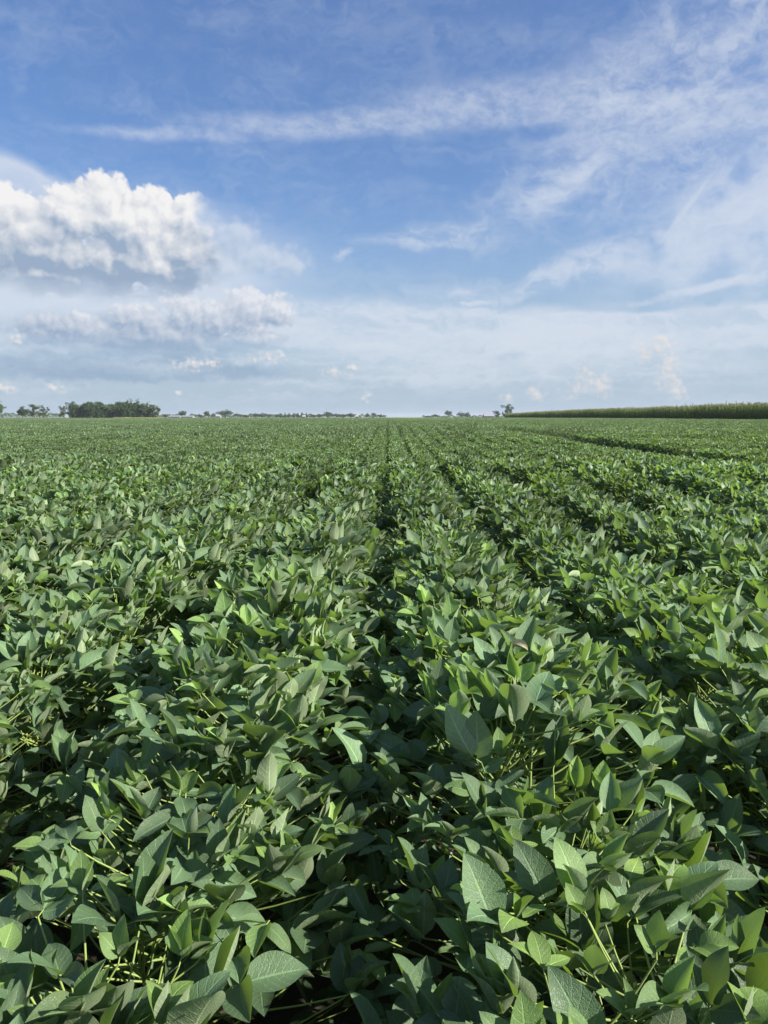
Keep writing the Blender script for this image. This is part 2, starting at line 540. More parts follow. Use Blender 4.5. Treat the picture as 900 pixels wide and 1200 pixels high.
def tube(mb, pts, radii, seg=5, mi=0, tint=0.5, cap=True):
    pts = [np.array(p, float) for p in pts]
    V, F = [], []
    for i, p in enumerate(pts):
        d = pts[min(i + 1, len(pts) - 1)] - pts[max(i - 1, 0)]
        d /= max(np.linalg.norm(d), 1e-9)
        ref = np.array((0, 0, 1.0)) if abs(d[2]) < 0.9 else np.array((1.0, 0, 0))
        s_ = np.cross(d, ref)
        s_ /= np.linalg.norm(s_)
        t_ = np.cross(d, s_)
        for k in range(seg):
            a = 2 * math.pi * k / seg
            V.append(p + radii[i] * (math.cos(a) * s_ + math.sin(a) * t_))
    for i in range(len(pts) - 1):
        for k in range(seg):
            k2 = (k + 1) % seg
            F.append((i * seg + k, i * seg + k2, (i + 1) * seg + k2, (i + 1) * seg + k))
    if cap:
        F.append(tuple(range(seg))[::-1])
        F.append(tuple((len(pts) - 1) * seg + k for k in range(seg)))
    mb.add(V, F, mi, tint=tint)


def box(mb, c, size, mi=0):
    x, y, z = c
    a, b_, h = size[0] / 2, size[1] / 2, size[2] / 2
    V = [(x + i * a, y + j * b_, z + k * h) for k in (-1, 1) for j in (-1, 1) for i in (-1, 1)]
    mb.add(V, [(0, 2, 3, 1), (4, 5, 7, 6), (0, 1, 5, 4), (2, 6, 7, 3), (0, 4, 6, 2), (1, 3, 7, 5)], mi)


def link(name, data, parent=None, loc=(0, 0, 0), rotz=0.0, scl=None):
    o_ = bpy.data.objects.new(name, data)
    COL.objects.link(o_)
    o_.location = loc
    o_.rotation_euler = (0, 0, rotz)
    if scl is not None:
        o_.scale = scl if hasattr(scl, '__len__') else (scl,) * 3
    if parent is not None:
        o_.parent = parent
    return o_


def tag(o_, label, cat=None, group=None, kind=None):
    if label:
        o_['label'] = label
    if cat:
        o_['category'] = cat
    if group:
        o_['group'] = group
    if kind:
        o_['kind'] = kind
    return o_


ONES = ['', 'first', 'second', 'third', 'fourth', 'fifth', 'sixth', 'seventh', 'eighth', 'ninth', 'tenth', 'eleventh', 'twelfth',
        'thirteenth', 'fourteenth', 'fifteenth', 'sixteenth', 'seventeenth', 'eighteenth', 'nineteenth']
TENS = {2: ('twenty', 'twentieth'), 3: ('thirty', 'thirtieth'), 4: ('forty', 'fortieth'), 5: ('fifty', 'fiftieth'), 6: ('sixty', 'sixtieth'),
        7: ('seventy', 'seventieth'), 8: ('eighty', 'eightieth'), 9: ('ninety', 'ninetieth')}


def ordinal(n):
    if n < 20:
        return ONES[n]
    if n < 100:
        return TENS[n // 10][1] if n % 10 == 0 else TENS[n // 10][0] + '-' + ONES[n % 10]
    suf = 'th' if 10 <= n % 100 <= 20 else {1: 'st', 2: 'nd', 3: 'rd'}.get(n % 10, 'th')
    return f'{n}{suf}'


# ------------------------------------------------------------------ terrain
def ssig(a, b_, x):
    t = np.clip((x - a) / (b_ - a), 0, 1)
    return t * t * (3 - 2 * t)


def ground_z(x, y):
    x = np.asarray(x, float)
    y = np.asarray(y, float)
    swell = 0.09 * ssig(5.0, 10.5, y) * (1 - ssig(10.5, 13.0, y + 0.06 * x))
    dip = swell - 0.46 * ssig(11.5, 17.0, y + 0.06 * x) * (1 - ssig(20.0, 58.0, y + 0.06 * x)) * (0.45 + 0.55 * (1 - ssig(2, 9, x)))
    rise = 0.30 * ssig(14.0, 62.0, x) * ssig(20, 90, y)
    roll = 0.025 * np.sin(x * 0.9 + 1.3) * np.sin(y * 0.55 + 0.4) + 0.03 * np.sin(x * 0.21 + y * 0.13)
    roll = roll * (1 - ssig(60, 140, y))
    return dip + rise + roll


def axis(lo, hi, fine_lo, fine_hi, step, coarse):
    a = list(np.arange(fine_lo, fine_hi + 1e-6, step))
    b1 = list(fine_lo - (fine_lo - lo) * (np.arange(1, coarse + 1) / coarse) ** 2.2)[::-1]
    b2 = list(fine_hi + (hi - fine_hi) * (np.arange(1, coarse + 1) / coarse) ** 2.2)
    return np.array(b1 + a + b2)


gx = axis(-7000, 7000, -40, 80, 1.5, 30)
gy = axis(-3000, 9000, -10, 140, 1.5, 30)
GX, GY = np.meshgrid(gx, gy)
GZ = ground_z(GX, GY) * (np.abs(GX) < 6000)
mb = MB()
V = np.stack([GX.ravel(), GY.ravel(), GZ.ravel()], 1)
nx = len(gx)
F = [(j * nx + i, j * nx + i + 1, (j + 1) * nx + i + 1, (j + 1) * nx + i) for j in range(len(gy) - 1) for i in range(nx - 1)]
mb.add(V, F)
tag(link('ground', mb.mesh('ground', ['ground'])), 'dark soil of the flat farmland under the crops', 'ground', kind='structure')


# ------------------------------------------------------------------ soybean plants
def leaflet_grid(L, Wd, fold, curl, wave, nu, nv, rnd):
    """ovate pointed blade along +X, midrib fold, drooping or rising tip"""
    u = np.linspace(0, 1, nu + 1) ** 0.9
    v = np.linspace(-1, 1, nv + 1)
    U, Vv = np.meshgrid(u, v, indexing='ij')
    shp = (np.clip(U, 1e-4, 1) ** 0.50) * (np.clip(1 - U, 0, 1) ** 0.90) + 0.055 * np.sin(math.pi * U) ** 2
    shp /= 0.3472 ** 0.50 * 0.6528 ** 0.94 + 0.04
    w = Wd / 2 * shp
    th = curl * U
    cx = np.where(abs(curl) > 1e-3, L * np.sin(th) / (curl if abs(curl) > 1e-3 else 1), L * U)
    cz = np.where(abs(curl) > 1e-3, -L * (1 - np.cos(th)) / (curl if abs(curl) > 1e-3 else 1), 0)
    side = Vv * w * np.cos(fold * (0.4 + 0.6 * np.abs(Vv)))
    up = np.abs(Vv) * w * np.sin(fold * (0.4 + 0.6 * np.abs(Vv)))
    ph = rnd.uniform(0, 6.28)
    up = up + wave * np.abs(Vv) ** 1.5 * L * np.sin(U * 9 + ph + Vv * 1.5) * (1 - U) ** .3
    X = cx + up * np.sin(th)
    Z = cz + up * np.cos(th)
    pts = np.stack([X.ravel(), side.ravel(), Z.ravel()], 1)
    uv = np.stack([U.ravel(), (Vv.ravel() + 1) / 2], 1)
    nn = nv + 1
    F = []
    for i in range(nu):
        for j in range(nv):
            a = i * nn + j
            F.append((a, a + nn, a + nn + 1, a + 1))
    return pts, F, uv


def orient(az_, el_, roll):
    f = np.array((math.cos(el_) * math.cos(az_), math.cos(el_) * math.sin(az_), math.sin(el_)))
    s_ = np.array((-math.sin(az_), math.cos(az_), 0.0))
    n_ = np.cross(f, s_)
    s2 = math.cos(roll) * s_ + math.sin(roll) * n_
    n2_ = np.cross(f, s2)
    return np.stack([f, s2, n2_], 1)                       # columns


def trifoliate(rnd, size, spread_az, mode):
    """list of (origin offset, rotation, length, width, fold, curl, wave) for the three leaflets"""
    out = []
    for k, da in ((0, 0), (1, 1), (2, -1)):
        if mode == 'up':
            e = rnd.normal(64, 14) if k == 0 else rnd.normal(52, 18)
        elif mode == 'flat':
            e = rnd.normal(12, 16)
        else:
            e = rnd.normal(-25, 16)
        az_ = spread_az + da * R(rnd.normal(75, 16))
        L = size * (1.08 if k == 0 else 0.95) * rnd.uniform(0.92, 1.08)
        off = orient(spread_az, R(max(-10, e) * .6), 0)[:, 0] * (size * 0.20 if k == 0 else 0.012)
        out.append((off, orient(az_, R(e), R(rnd.normal(0, 26))), L, L * rnd.uniform(0.50, 0.68), R(abs(rnd.normal(24, 17))),
                    R(rnd.normal(22, 24)), rnd.uniform(0.005, 0.045)))
    return out


class Plant:
    """positions of the leaves of one soybean plant; meshes at any detail come from it"""
    def __init__(self, seed, n=54):
        r = np.random.default_rng(seed)
        self.r = r
        self.leaves = []
        hs = 0.97
        self.stem = [(0, 0, -0.03)]
        x = y = 0.0
        for z in (0.25, 0.5, 0.68, 0.80):
            x += r.normal(0, 0.018)
            y += r.normal(0, 0.018)
            self.stem.append((x, y, z * hs))
        for i in range(n):
            q = (i + 0.5) / n
            ox = r.uniform(-0.38, 0.38) if r.random() < .35 else np.clip(r.normal(0, 0.20), -0.38, 0.38)
            oy = r.uniform(-0.13, 0.13)
            top = 0.84 - 0.25 * (abs(ox) / 0.39) ** 3.0
            z = top - min(r.exponential(0.15), 0.60) + r.normal(0, 0.015)
            a = math.atan2(oy, ox) + r.normal(0, 0.8) if (abs(ox) + abs(oy)) > .05 else r.uniform(-3.14, 3.14)
            mode = r.choice(['up', 'flat', 'down'], p=[0.68, 0.25, 0.07]) if z > top - 0.14 else r.choice(['up', 'flat', 'down'], p=[0.25, 0.5, 0.25])
            depth = top - z
            young = depth < 0.03 and r.random() < 0.5
            size = r.uniform(0.050, 0.070) if young else (r.uniform(0.062, 0.085) if r.random() < .4 else r.uniform(0.084, 0.110))
            tint = r.uniform(0.80, 1.0) if young else (r.uniform(0.60, 0.78) if r.random() < 0.24 else r.uniform(0, 0.6))
            zs = max(0.12, z - r.uniform(0.06, 0.20))
            zs = min(zs, 0.79)
            self.leaves.append(dict(pos=np.array((ox, oy, z)), az=a, tri=trifoliate(r, size, a, mode), tint=tint, node=zs, seed=int(r.integers(1e9))))

    def stem_at(self, z):
        s_ = self.stem
        for a, b_ in zip(s_[:-1], s_[1:]):
            if z <= b_[2]:
                t = (z - a[2]) / (b_[2] - a[2])
                return np.array(a) * (1 - t) + np.array(b_) * t
        return np.array(s_[-1])

    def add_leaf(self, mb_, lf, nu, nv, base=None):
        r = np.random.default_rng(lf['seed'])
        o_ = lf['pos'] if base is None else base
        for (off, M, L, Wd, fold, curl, wave) in lf['tri']:
            pts, F_, uv = leaflet_grid(L, Wd, fold, curl, wave, nu, nv, r)
            mb_.add(pts @ M.T + o_ + off, F_, 0, uv, float(np.clip(lf['tint'] + r.uniform(-.05, .05), 0, 1)))

    def add_stem(self, mb_, seg=6, mi=0, pet_seg=5, steps=5):
        n = len(self.stem)
        tube(mb_, self.stem, [0.0050 - 0.0028 * i / (n - 1) for i in range(n)], seg, mi)
        for lf in self.leaves:
            a = self.stem_at(lf['node'])
            b_ = lf['pos']
            mid = a * 0.45 + b_ * 0.55 + np.array((0, 0, -0.025))
            pts = []
            for t in np.linspace(0, 1, steps):
                pts.append((1 - t) ** 2 * a + 2 * t * (1 - t) * mid + t * t * b_)
            tube(mb_, pts, [0.0027 - 0.0011 * k / (steps - 1) for k in range(steps)], pet_seg, mi, cap=False)
            off = lf['tri'][0][0]
            tube(mb_, [b_, b_ + off], [0.0014, 0.0010], 4, mi, cap=False)


NVAR = 14
plants = [Plant(100 + i) for i in range(NVAR)]
near_src, mid_src = [], []
for i, pl in enumerate(plants):
    st = MB()
    pl.add_stem(st)
    stem_me = st.mesh('stem', ['soybean_stem'])
    leaf_mes = []
    for lf in pl.leaves:
        q = MB()
        pl.add_leaf(q, lf, 10, 6, base=np.zeros(3))
        leaf_mes.append((q.mesh('leaf', ['soybean_leaf']), tuple(lf['pos'])))
    fo = MB()
    for lf in pl.leaves:
        pl.add_leaf(fo, lf, 6, 4)
    near_src.append((stem_me, leaf_mes))
    mid_src.append((stem_me, fo.mesh('foliage', ['soybean_leaf'])))

ROW = 0.76
TRACK_ROWS = {10, 11}                                            # the sprayer's wheel track
SPACING = 0.15


def row_x(k):
    return -0.04 + ROW * (k + 0.5)


def visible_halfwidth(y):
    return 0.52 * y + 0.35


pts = []                                                     # every plant position up to 38 m
for k in range(-40, 40):
    if k in TRACK_ROWS:
        continue
    ys = np.arange(-2.2, 38, SPACING)
    for y in ys:
        x = row_x(k)
        if abs(x) > max(2.8, 0.62 * max(y, 0) + 2.6):
            continue
        pts.append((x + rng.normal(0, 0.018), y + rng.normal(0, 0.03), k))
near = [p_ for p_ in pts if p_[1] > 0.50 and abs(p_[0]) < visible_halfwidth(p_[1])]
near.sort(key=lambda p_: math.hypot(p_[0], p_[1]))
near = near[:300]
near_set = set((p_[0], p_[1]) for p_ in near)
rest = [p_ for p_ in pts if (p_[0], p_[1]) not in near_set and not (math.hypot(p_[0], p_[1]) < 0.42)]


def plant_scale(x, y, r):
    s_ = 1.0 + 0.05 * math.sin(x * 1.7 + 0.6) * math.sin(y * 1.1) + 0.035 * math.sin(x * 0.8 + y * .45) + r.normal(0, 0.03)
    return float(np.clip(s_, 0.86, 0.95 if y < 1.7 else 1.10))


by_row = {}
for p_ in near:
    by_row.setdefault(p_[2], []).append(p_)
side_word = {}
for k, lst in by_row.items():
    lst.sort(key=lambda p_: p_[1])
    for i, p_ in enumerate(lst):
        side = 'right' if k >= 0 else 'left'
        rk = k + 1 if k >= 0 else -k
        side_word[(p_[0], p_[1])] = f'leafy soybean plant, {ordinal(i + 1)} back from the camera in {ordinal(rk)} row {side} of the middle furrow'
r_ = np.random.default_rng(5)
GROUP = 'soybean plants in the nearest rows'
special = None
for i, p_ in enumerate(near):
    vi = int(r_.integers(NVAR))
    s_ = plant_scale(p_[0], p_[1], r_)
    rot = (0 if r_.random() < .5 else math.pi) + r_.normal(0, 0.18)
    root = link('soybean_plant', None, None, (p_[0], p_[1], float(ground_z(p_[0], p_[1]))), rot, s_)
    root.empty_display_size = 0.2
    tag(root, side_word[(p_[0], p_[1])], 'soybean plant', GROUP)
    if i < 64:
        stem_me, leaf_mes = near_src[vi]
        link('stem', stem_me, root)
        for me, pos in leaf_mes:
            link('leaf', me, root, pos)
    else:
        stem_me, fo = mid_src[vi]
        link('stem', stem_me, root)
        link('foliage', fo, root)
    if special is None and abs(p_[0] - 0.42) < .12 and 1.1 < p_[1] < 1.3:
        special = root
# a cluster of pale pods hanging on one plant near the right
dry_host = min(near[:200], key=lambda p_: math.hypot(p_[0] - .44, p_[1] - 2.0))
for o_ in [o_ for o_ in COL.objects if o_.name.startswith('soybean_plant') and math.hypot(o_.location.x - dry_host[0], o_.location.y - dry_host[1]) < .005][:1]:
    q = MB()
    rr_ = np.random.default_rng(3)
    pts_, F_, uv_ = leaflet_grid(.055, .036, R(50), R(120), .05, 8, 6, rr_)
    q.add(pts_ @ orient(2.6, R(50), R(30)).T, F_, 0, uv_)
    tag(link('leaf', q.mesh('leaf', ['dry_leaf']), o_, (.02, -.03, .86)), 'dry grey curled leaf')
if special is not None:
    for j in range(4):
        q = MB()
        a = j * 1.7
        d = np.array((math.cos(a) * .4, math.sin(a) * .4, -0.7))
        tube(q, [d * t for t in (0, .012, .022, .032, .044, .052)], [.0015, .0045, .0040, .0048, .0040, .0012], 7)
        link('seed_pod', q.mesh('seed_pod', ['seed_pod']), special, (0.02 * math.cos(a), 0.02 * math.sin(a) - .03, 0.62 + .02 * j))

# ---- the rest of the field: one stuff object whose geometry nodes scatter clumps
src = bpy.data.collections.new('soybean_sources')


def src_obj(name, me, c=src):
    o_ = bpy.data.objects.new(name, me)
    c.objects.link(o_)
    return o_


N0, N1, N2 = 10, 5, 4
for i in range(N0):
    q = MB()
    for lf in plants[i].leaves:
        plants[i].add_leaf(q, lf, 5, 2)
    tube(q, plants[i].stem, [0.005] * len(plants[i].stem), 4, 1)
    for lf in plants[i].leaves[::2]:
        tube(q, [plants[i].stem_at(lf['node']), lf['pos']], [.002, .0015], 3, 1, cap=False)
    src_obj(f'a_clump_{i:02d}', q.mesh('clump', ['soybean_leaf_plain', 'soybean_stem']))


def patch(seed, lx, ly, dens, size, nu, nv, rowpitch=ROW):
    r = np.random.default_rng(seed)
    q = MB()
    n = int(lx * ly * dens)
    for _ in range(n):
        x = r.uniform(-lx / 2, lx / 2)
        y = r.uniform(-ly / 2, ly / 2)
        f = ((x / rowpitch + 0.5) % 1.0) - 0.5 if lx < 1 else ((x / rowpitch) % 1.0) - 0.5
        top = 0.87 - 0.34 * (abs(f) / 0.5) ** 3.0 + 0.03 * math.sin(y * 2.1 + seed)
        z = top - min(r.exponential(0.07), .3)
        if abs(f) > .45 and r.random() < .6:
            continue
        mode = r.choice([62, 15, -20], p=[0.66, 0.26, 0.08])
        L = size * r.uniform(.75, 1.2)
        ptsl, F_, uv = leaflet_grid(L, L * r.uniform(.5, .64), R(abs(r.normal(18, 14))), R(r.normal(20, 20)), 0, nu, nv, r)
        M = orient(r.uniform(0, 6.283), R(r.normal(mode, 17)), R(r.normal(0, 26)))
        q.add(ptsl @ M.T + (x, y, z), F_, 0, uv, r.uniform(.8, 1) if r.random() < .10 else r.uniform(0, .66))
    return q.mesh('patch', ['soybean_leaf_plain'])


for i in range(N1):
    src_obj(f'b_patch_{i:02d}', patch(40 + i, ROW, 3.0, 340, 0.092, 3, 2))
for i in range(N2):
    src_obj(f'c_patch_{i:02d}', patch(60 + i, ROW * 8, 6.0, 60, 0.19, 2, 2))

PX, IDX, ROT, SCL = [], [], [], []
for (x, y, k) in rest:
    PX.append((x, y, float(ground_z(x, y))))
    IDX.append(int(r_.integers(N0)))
    ROT.append((0 if r_.random() < .5 else math.pi) + r_.normal(0, .18))
    SCL.append(plant_scale(x, y, r_))
for k in range(-130, 84):
    if k in TRACK_ROWS:
        continue
    for y in np.arange(39.5, 150, 3.0):
        x = row_x(k)
        if abs(x) > 0.60 * y + 4 or x > 62.5:
            continue
        PX.append((x, y, float(ground_z(x, y))))
        IDX.append(N0 + int(r_.integers(N1)))
        ROT.append(0 if r_.random() < .5 else math.pi)
        SCL.append(1.0 + r_.normal(0, .03) + .05 * math.sin(x * .3) * math.sin(y * .11) + .04 * math.sin(x * .9 + y * .23))
for kx in range(-60, 11):
    for y in np.arange(153.8, 508, 6.0):
        x = row_x(kx * 8) + ROW * 3.5
        if abs(x) > 0.60 * y + 6 or x > 60.5:
            continue
        PX.append((x, y, float(ground_z(x, y))))
        IDX.append(N0 + N1 + int(r_.integers(N2)))
        ROT.append(0 if r_.random() < .5 else math.pi)
        SCL.append(1.0 + r_.normal(0, .025))


def scatter(name, P_, idx, rot, scl, coll):
    me = bpy.data.meshes.new(name)
    me.from_pydata(P_, [], [])
    for an, typ, vals in (('idx', 'INT', idx), ('rotz', 'FLOAT', rot), ('scl', 'FLOAT', scl)):
        a = me.attributes.new(an, typ, 'POINT')
        a.data.foreach_set('value', vals)
    o_ = link(name, me)
    ng = bpy.data.node_groups.new(name, 'GeometryNodeTree')
    ng.interface.new_socket('Geometry', in_out='INPUT', socket_type='NodeSocketGeometry')
    ng.interface.new_socket('Geometry', in_out='OUTPUT', socket_type='NodeSocketGeometry')
    N = ng.nodes
    gi, go = N.new('NodeGroupInput'), N.new('NodeGroupOutput')
    ci = N.new('GeometryNodeCollectionInfo')
    ci.inputs[0].default_value = coll
    ci.inputs['Separate Children'].default_value = True
    ci.inputs['Reset Children'].default_value = True
    ip = N.new('GeometryNodeInstanceOnPoints')
    ip.inputs['Pick Instance'].default_value = True

    def attr(nm, typ):
        a_ = N.new('GeometryNodeInputNamedAttribute')
        a_.data_type = typ
        a_.inputs[0].default_value = nm
        return next(s__ for s__ in a_.outputs if s__.enabled)
    cx = N.new('ShaderNodeCombineXYZ')
    L_ = ng.links.new
    L_(attr('rotz', 'FLOAT'), cx.inputs[2])
    L_(gi.outputs[0], ip.inputs['Points'])
    L_(ci.outputs[0], ip.inputs['Instance'])
    L_(attr('idx', 'INT'), ip.inputs['Instance Index'])
    L_(cx.outputs[0], ip.inputs['Rotation'])
    L_(attr('scl', 'FLOAT'), ip.inputs['Scale'])
    L_(ip.outputs[0], go.inputs[0])
    md = o_.modifiers.new('scatter', 'NODES')
    md.node_group = ng
    return o_


tag(scatter('soybean_field', PX, IDX, ROT, SCL, src), 'wide green soybean field in straight rows running to the horizon', 'soybean field', kind='stuff')


# ------------------------------------------------------------------ corn
def corn_meshes(seed):
    r = np.random.default_rng(seed)
    H = 2.75
    st, lv, ta = MB(), MB(), MB()
    tube(st, [(0, 0, -.05), (r.normal(0, .02), r.normal(0, .02), H * .5), (r.normal(0, .04), r.normal(0, .04), H)], [.014, .011, .005], 5)
    a0 = r.uniform(0, 6.28)
    n = 13
    for i in range(n):
        z = 0.35 + (H - 0.5) * i / (n - 1)
        a = a0 + (i % 2) * math.pi + r.normal(0, .35)
        L = r.uniform(.62, .85) * (1 - .35 * max(0, (i - 8) / 4))
        e0 = R(r.uniform(52, 72))
        bend = R(r.uniform(70, 135))
        nseg = 5
        p_ = np.array((0, 0, z))
        V_, F_ = [], []
        for j in range(nseg + 1):
            t = j / nseg
            e = e0 - bend * t ** 1.3
            d = np.array((math.cos(e) * math.cos(a), math.cos(e) * math.sin(a), math.sin(e)))
            s_ = np.array((-math.sin(a), math.cos(a), 0))
            nn = np.cross(d, s_)
            w = .042 * (1 - t ** 2.2) + .003
            V_ += [p_ - s_ * w + nn * w * .35, p_, p_ + s_ * w + nn * w * .35]
            p_ = p_ + d * L / nseg
        for j in range(nseg):
            b_ = j * 3
            F_ += [(b_, b_ + 3, b_ + 4, b_ + 1), (b_ + 1, b_ + 4, b_ + 5, b_ + 2)]
        lv.add(V_, F_, 0, None, r.uniform(.75, 1) if i > n - 4 or r.random() < .1 else r.uniform(0, .6))
    for j in range(8):
        a = r.uniform(0, 6.28)
        sp = 0 if j == 0 else r.uniform(.3, .9)
        d = np.array((math.sin(sp) * math.cos(a), math.sin(sp) * math.sin(a), math.cos(sp)))
        b_ = np.array((0, 0, H + .02 * j))
        tube(ta, [b_, b_ + d * .15, b_ + d * .28 + np.array((0, 0, -.02 * sp))], [.010, .013, .005], 4)
    return st.mesh('stalk', ['corn_stalk']), lv.mesh('blades', ['corn_leaf']), ta.mesh('tassel', ['corn_tassel'])


corn = [corn_meshes(300 + i) for i in range(8)]
CORN_X = 63.8
csrc = bpy.data.collections.new('corn_sources')


def joined(meshes):
    q = MB()
    mats = []
    for me in meshes:
        V_ = np.empty(len(me.vertices) * 3)
        me.vertices.foreach_get('co', V_)
        T_ = np.empty(len(me.vertices), dtype=np.float32)
        me.attributes['tint'].data.foreach_get('value', T_)
        F_ = [tuple(p_.vertices) for p_ in me.polygons]
        q.add(V_.reshape(-1, 3), F_, len(mats))
        q.t[-1] = T_
        mats.append(me.materials[0].name)
    return q.mesh('corn', mats)


for i, c in enumerate(corn):
    src_obj(f'corn_{i:02d}', joined(c), csrc)


def corn_scale(y, r):
    return float((1.12 - 0.16 * ssig(280, 420, y)) * (1 + r.normal(0, .07) + .03 * math.sin(y * .21) + .02 * math.sin(y * .057)))


cp, cidx, crot, cscl = [], [], [], []
Y0 = 124.0
for i in range(300):
    y = Y0 + i * .2 + r_.normal(0, .03)
    x = CORN_X + r_.normal(0, .05)
    vi = int(r_.integers(8))
    root = link('corn_plant', None, None, (x, y, float(ground_z(x, y))), r_.uniform(0, 6.28), corn_scale(y, r_))
    tag(root, f'tall tasselled corn plant, {ordinal(i + 1)} from the right end of the visible edge row', 'corn plant', 'corn plants along the edge of the corn field')
    for nm, me in zip(('stalk', 'blades', 'tassel'), corn[vi]):
        link(nm, me, root)
for rrow in range(0, 14):
    x0 = CORN_X + rrow * .76
    for y in np.arange(60, 425 + rrow * 1.2, .2 if rrow < 4 else .26):
        if rrow == 0 and Y0 - .1 < y < Y0 + 59.95:
            continue
        x = x0 + r_.normal(0, .05)
        cp.append((x, y, float(ground_z(x, y))))
        cidx.append(int(r_.integers(8)))
        crot.append(r_.uniform(0, 6.28))
        cscl.append(corn_scale(y, r_))
tag(scatter('corn_field', cp, cidx, crot, cscl, csrc), 'tall corn crop standing along the right side of the soybeans', 'corn field', kind='stuff')


# ------------------------------------------------------------------ trees
def tree_meshes(seed, shape, nfaces, leaf, mat='tree_leaf'):
    """unit-height tree: trunk with limbs, crown of leaf clumps in several lobes"""
    r = np.random.default_rng(seed)
    tr, cr = MB(), MB()
    if shape == 'round':
        lob = [(0, 0, .60, .30, .34)] + [(.22 * math.cos(a), .22 * math.sin(a), r.uniform(.42, .72), .19, .20) for a in np.linspace(0, 6.28, 7)[:-1] + r.uniform(0, 1)] + [(0.05, 0, .85, .16, .14)]
    elif shape == 'sparse':
        lob = [(r.normal(0, .13), r.normal(0, .13), r.uniform(.25, .88), r.uniform(.09, .16), r.uniform(.08, .14)) for _ in range(14)] + [(0, 0, .55, .14, .32)]
    elif shape == 'cone':
        lob = [(0, 0, .25 + .11 * i, .21 - .027 * i, .12) for i in range(7)]
    elif shape == 'broad':
        lob = [(r.normal(0, .27), r.normal(0, .27), r.uniform(.42, .66), r.uniform(.18, .26), r.uniform(.17, .24)) for _ in range(9)] + [(0, 0, .75, .25, .22)]
    else:                                                   # skirted: foliage to the ground, wood edge
        lob = [(0, 0, .62, .30, .36), (0, 0, .3, .26, .3)] + [(.2 * math.cos(a), .2 * math.sin(a), r.uniform(.2, .8), .18, .2) for a in np.linspace(0, 6.28, 9)[:-1] + r.uniform(0, 1)]
    tube(tr, [(0, 0, -.02), (.005, 0, .25), (.01, .01, .6), (0, 0, .85)], [.028, .022, .012, .004], 7)
    for (x, y, z, a, b_) in lob:
        h0 = max(.12, z - .25)
        tube(tr, [(0, 0, h0), (x * .5, y * .5, (h0 + z) / 2), (x, y, z)], [.011, .007, .003], 4, cap=False)
    wts = np.array([q[3] ** 2 + q[3] * q[4] for q in lob])
    wts /= wts.sum()
    tl = r.uniform(0, 1, len(lob))
    sub = []
    for li_, q in enumerate(lob):                            # clumps on every lobe
        for _ in range(max(6, int(70 * wts[li_]))):
            d = r.normal(0, 1, 3)
            d /= np.linalg.norm(d)
            rad = r.uniform(.55, 1.05)
            sub.append((np.array(q[:3]) + d * (q[3], q[3], q[4]) * rad, q[3] * r.uniform(.25, .45), li_))
    for _ in range(nfaces):
        c, rr, li_ = sub[int(r.integers(len(sub)))]
        p_ = c + r.normal(0, .5, 3) * rr
        if p_[2] < .05:
            continue
        M = orient(r.uniform(0, 6.28), r.normal(0, .7), r.normal(0, .7))
        s_ = leaf * r.uniform(.6, 1.3)
        V_ = np.array([(-s_, 0, 0), (0, -s_ * .7, s_ * .2), (s_, 0, 0), (0, s_ * .7, -s_ * .15)]) @ M.T + p_
        cr.add(V_, [(0, 1, 2, 3)], 0, None, float(np.clip(tl[li_] * .5 + r.uniform(0, .5), 0, 1)))
    return tr.mesh('trunk', ['bark']), cr.mesh('crown', [mat], smooth=False)


kinds = {}
for kname, spec_ in {'round': ('round', 2600, .030, 'tree_leaf'), 'sparse': ('sparse', 2000, .026, 'pale_or_sunlit_leaf'), 'cone': ('cone', 1500, .030, 'tree_leaf'),
                     'broad': ('broad', 2600, .032, 'tree_leaf'), 'skirt': ('skirt', 3000, .030, 'tree_leaf'), 'airy': ('sparse', 2200, .024, 'tree_leaf'),
                     'paleskirt': ('skirt', 3000, .030, 'pale_or_sunlit_leaf')}.items():
    kinds[kname] = [tree_meshes(hash_ + 7 * len(kname) + ord(kname[0]), *spec_) for hash_ in (1, 2, 3)]


def tree(px0, px1, ytop, dist, kind, label, group=None, z0=0.0, cat='tree'):
    """a tree spanning photo columns px0..px1 with its top at photo row ytop"""
    x, y = at((px0 + px1) / 2, dist)
    h = EYE + (HORIZON_PX - ytop) / FOCAL_PX * dist - z0
    w = (px1 - px0) / FOCAL_PX * dist
    wn = {'round': .88, 'sparse': .62, 'cone': .46, 'broad': 1.05, 'skirt': .82, 'airy': .62, 'paleskirt': .82}[kind]
    tr, cr = kinds[kind][int(r_.integers(3))]
    root = link('tree', None, None, (x, y, z0), r_.uniform(0, 6.28), (w / wn, w / wn, h * 0.98))
    link('trunk', tr, root)
    link('crown', cr, root)
    tag(root, label, cat, group)
    return root


# lone trees, far left
tree(-14, 7, 468, 560, 'round', 'dark round tree cut off by the left edge of the photo')
tree(19, 34, 476, 600, 'round', 'small dark round tree left of the two pale loose trees')
tree(32, 48, 472, 620, 'sparse', 'pale airy tree with loose crown beside the small dark round tree')
tree(45, 57, 474, 610, 'sparse', 'narrow pale green tree, rightmost of the three left of the wood')
tree(70, 80, 474, 640, 'sparse', 'thin loose tree at the left tip of the dark wood')
tree(79, 92, 470.5, 630, 'airy', 'tall loose tree rising at the left end of the dark wood')
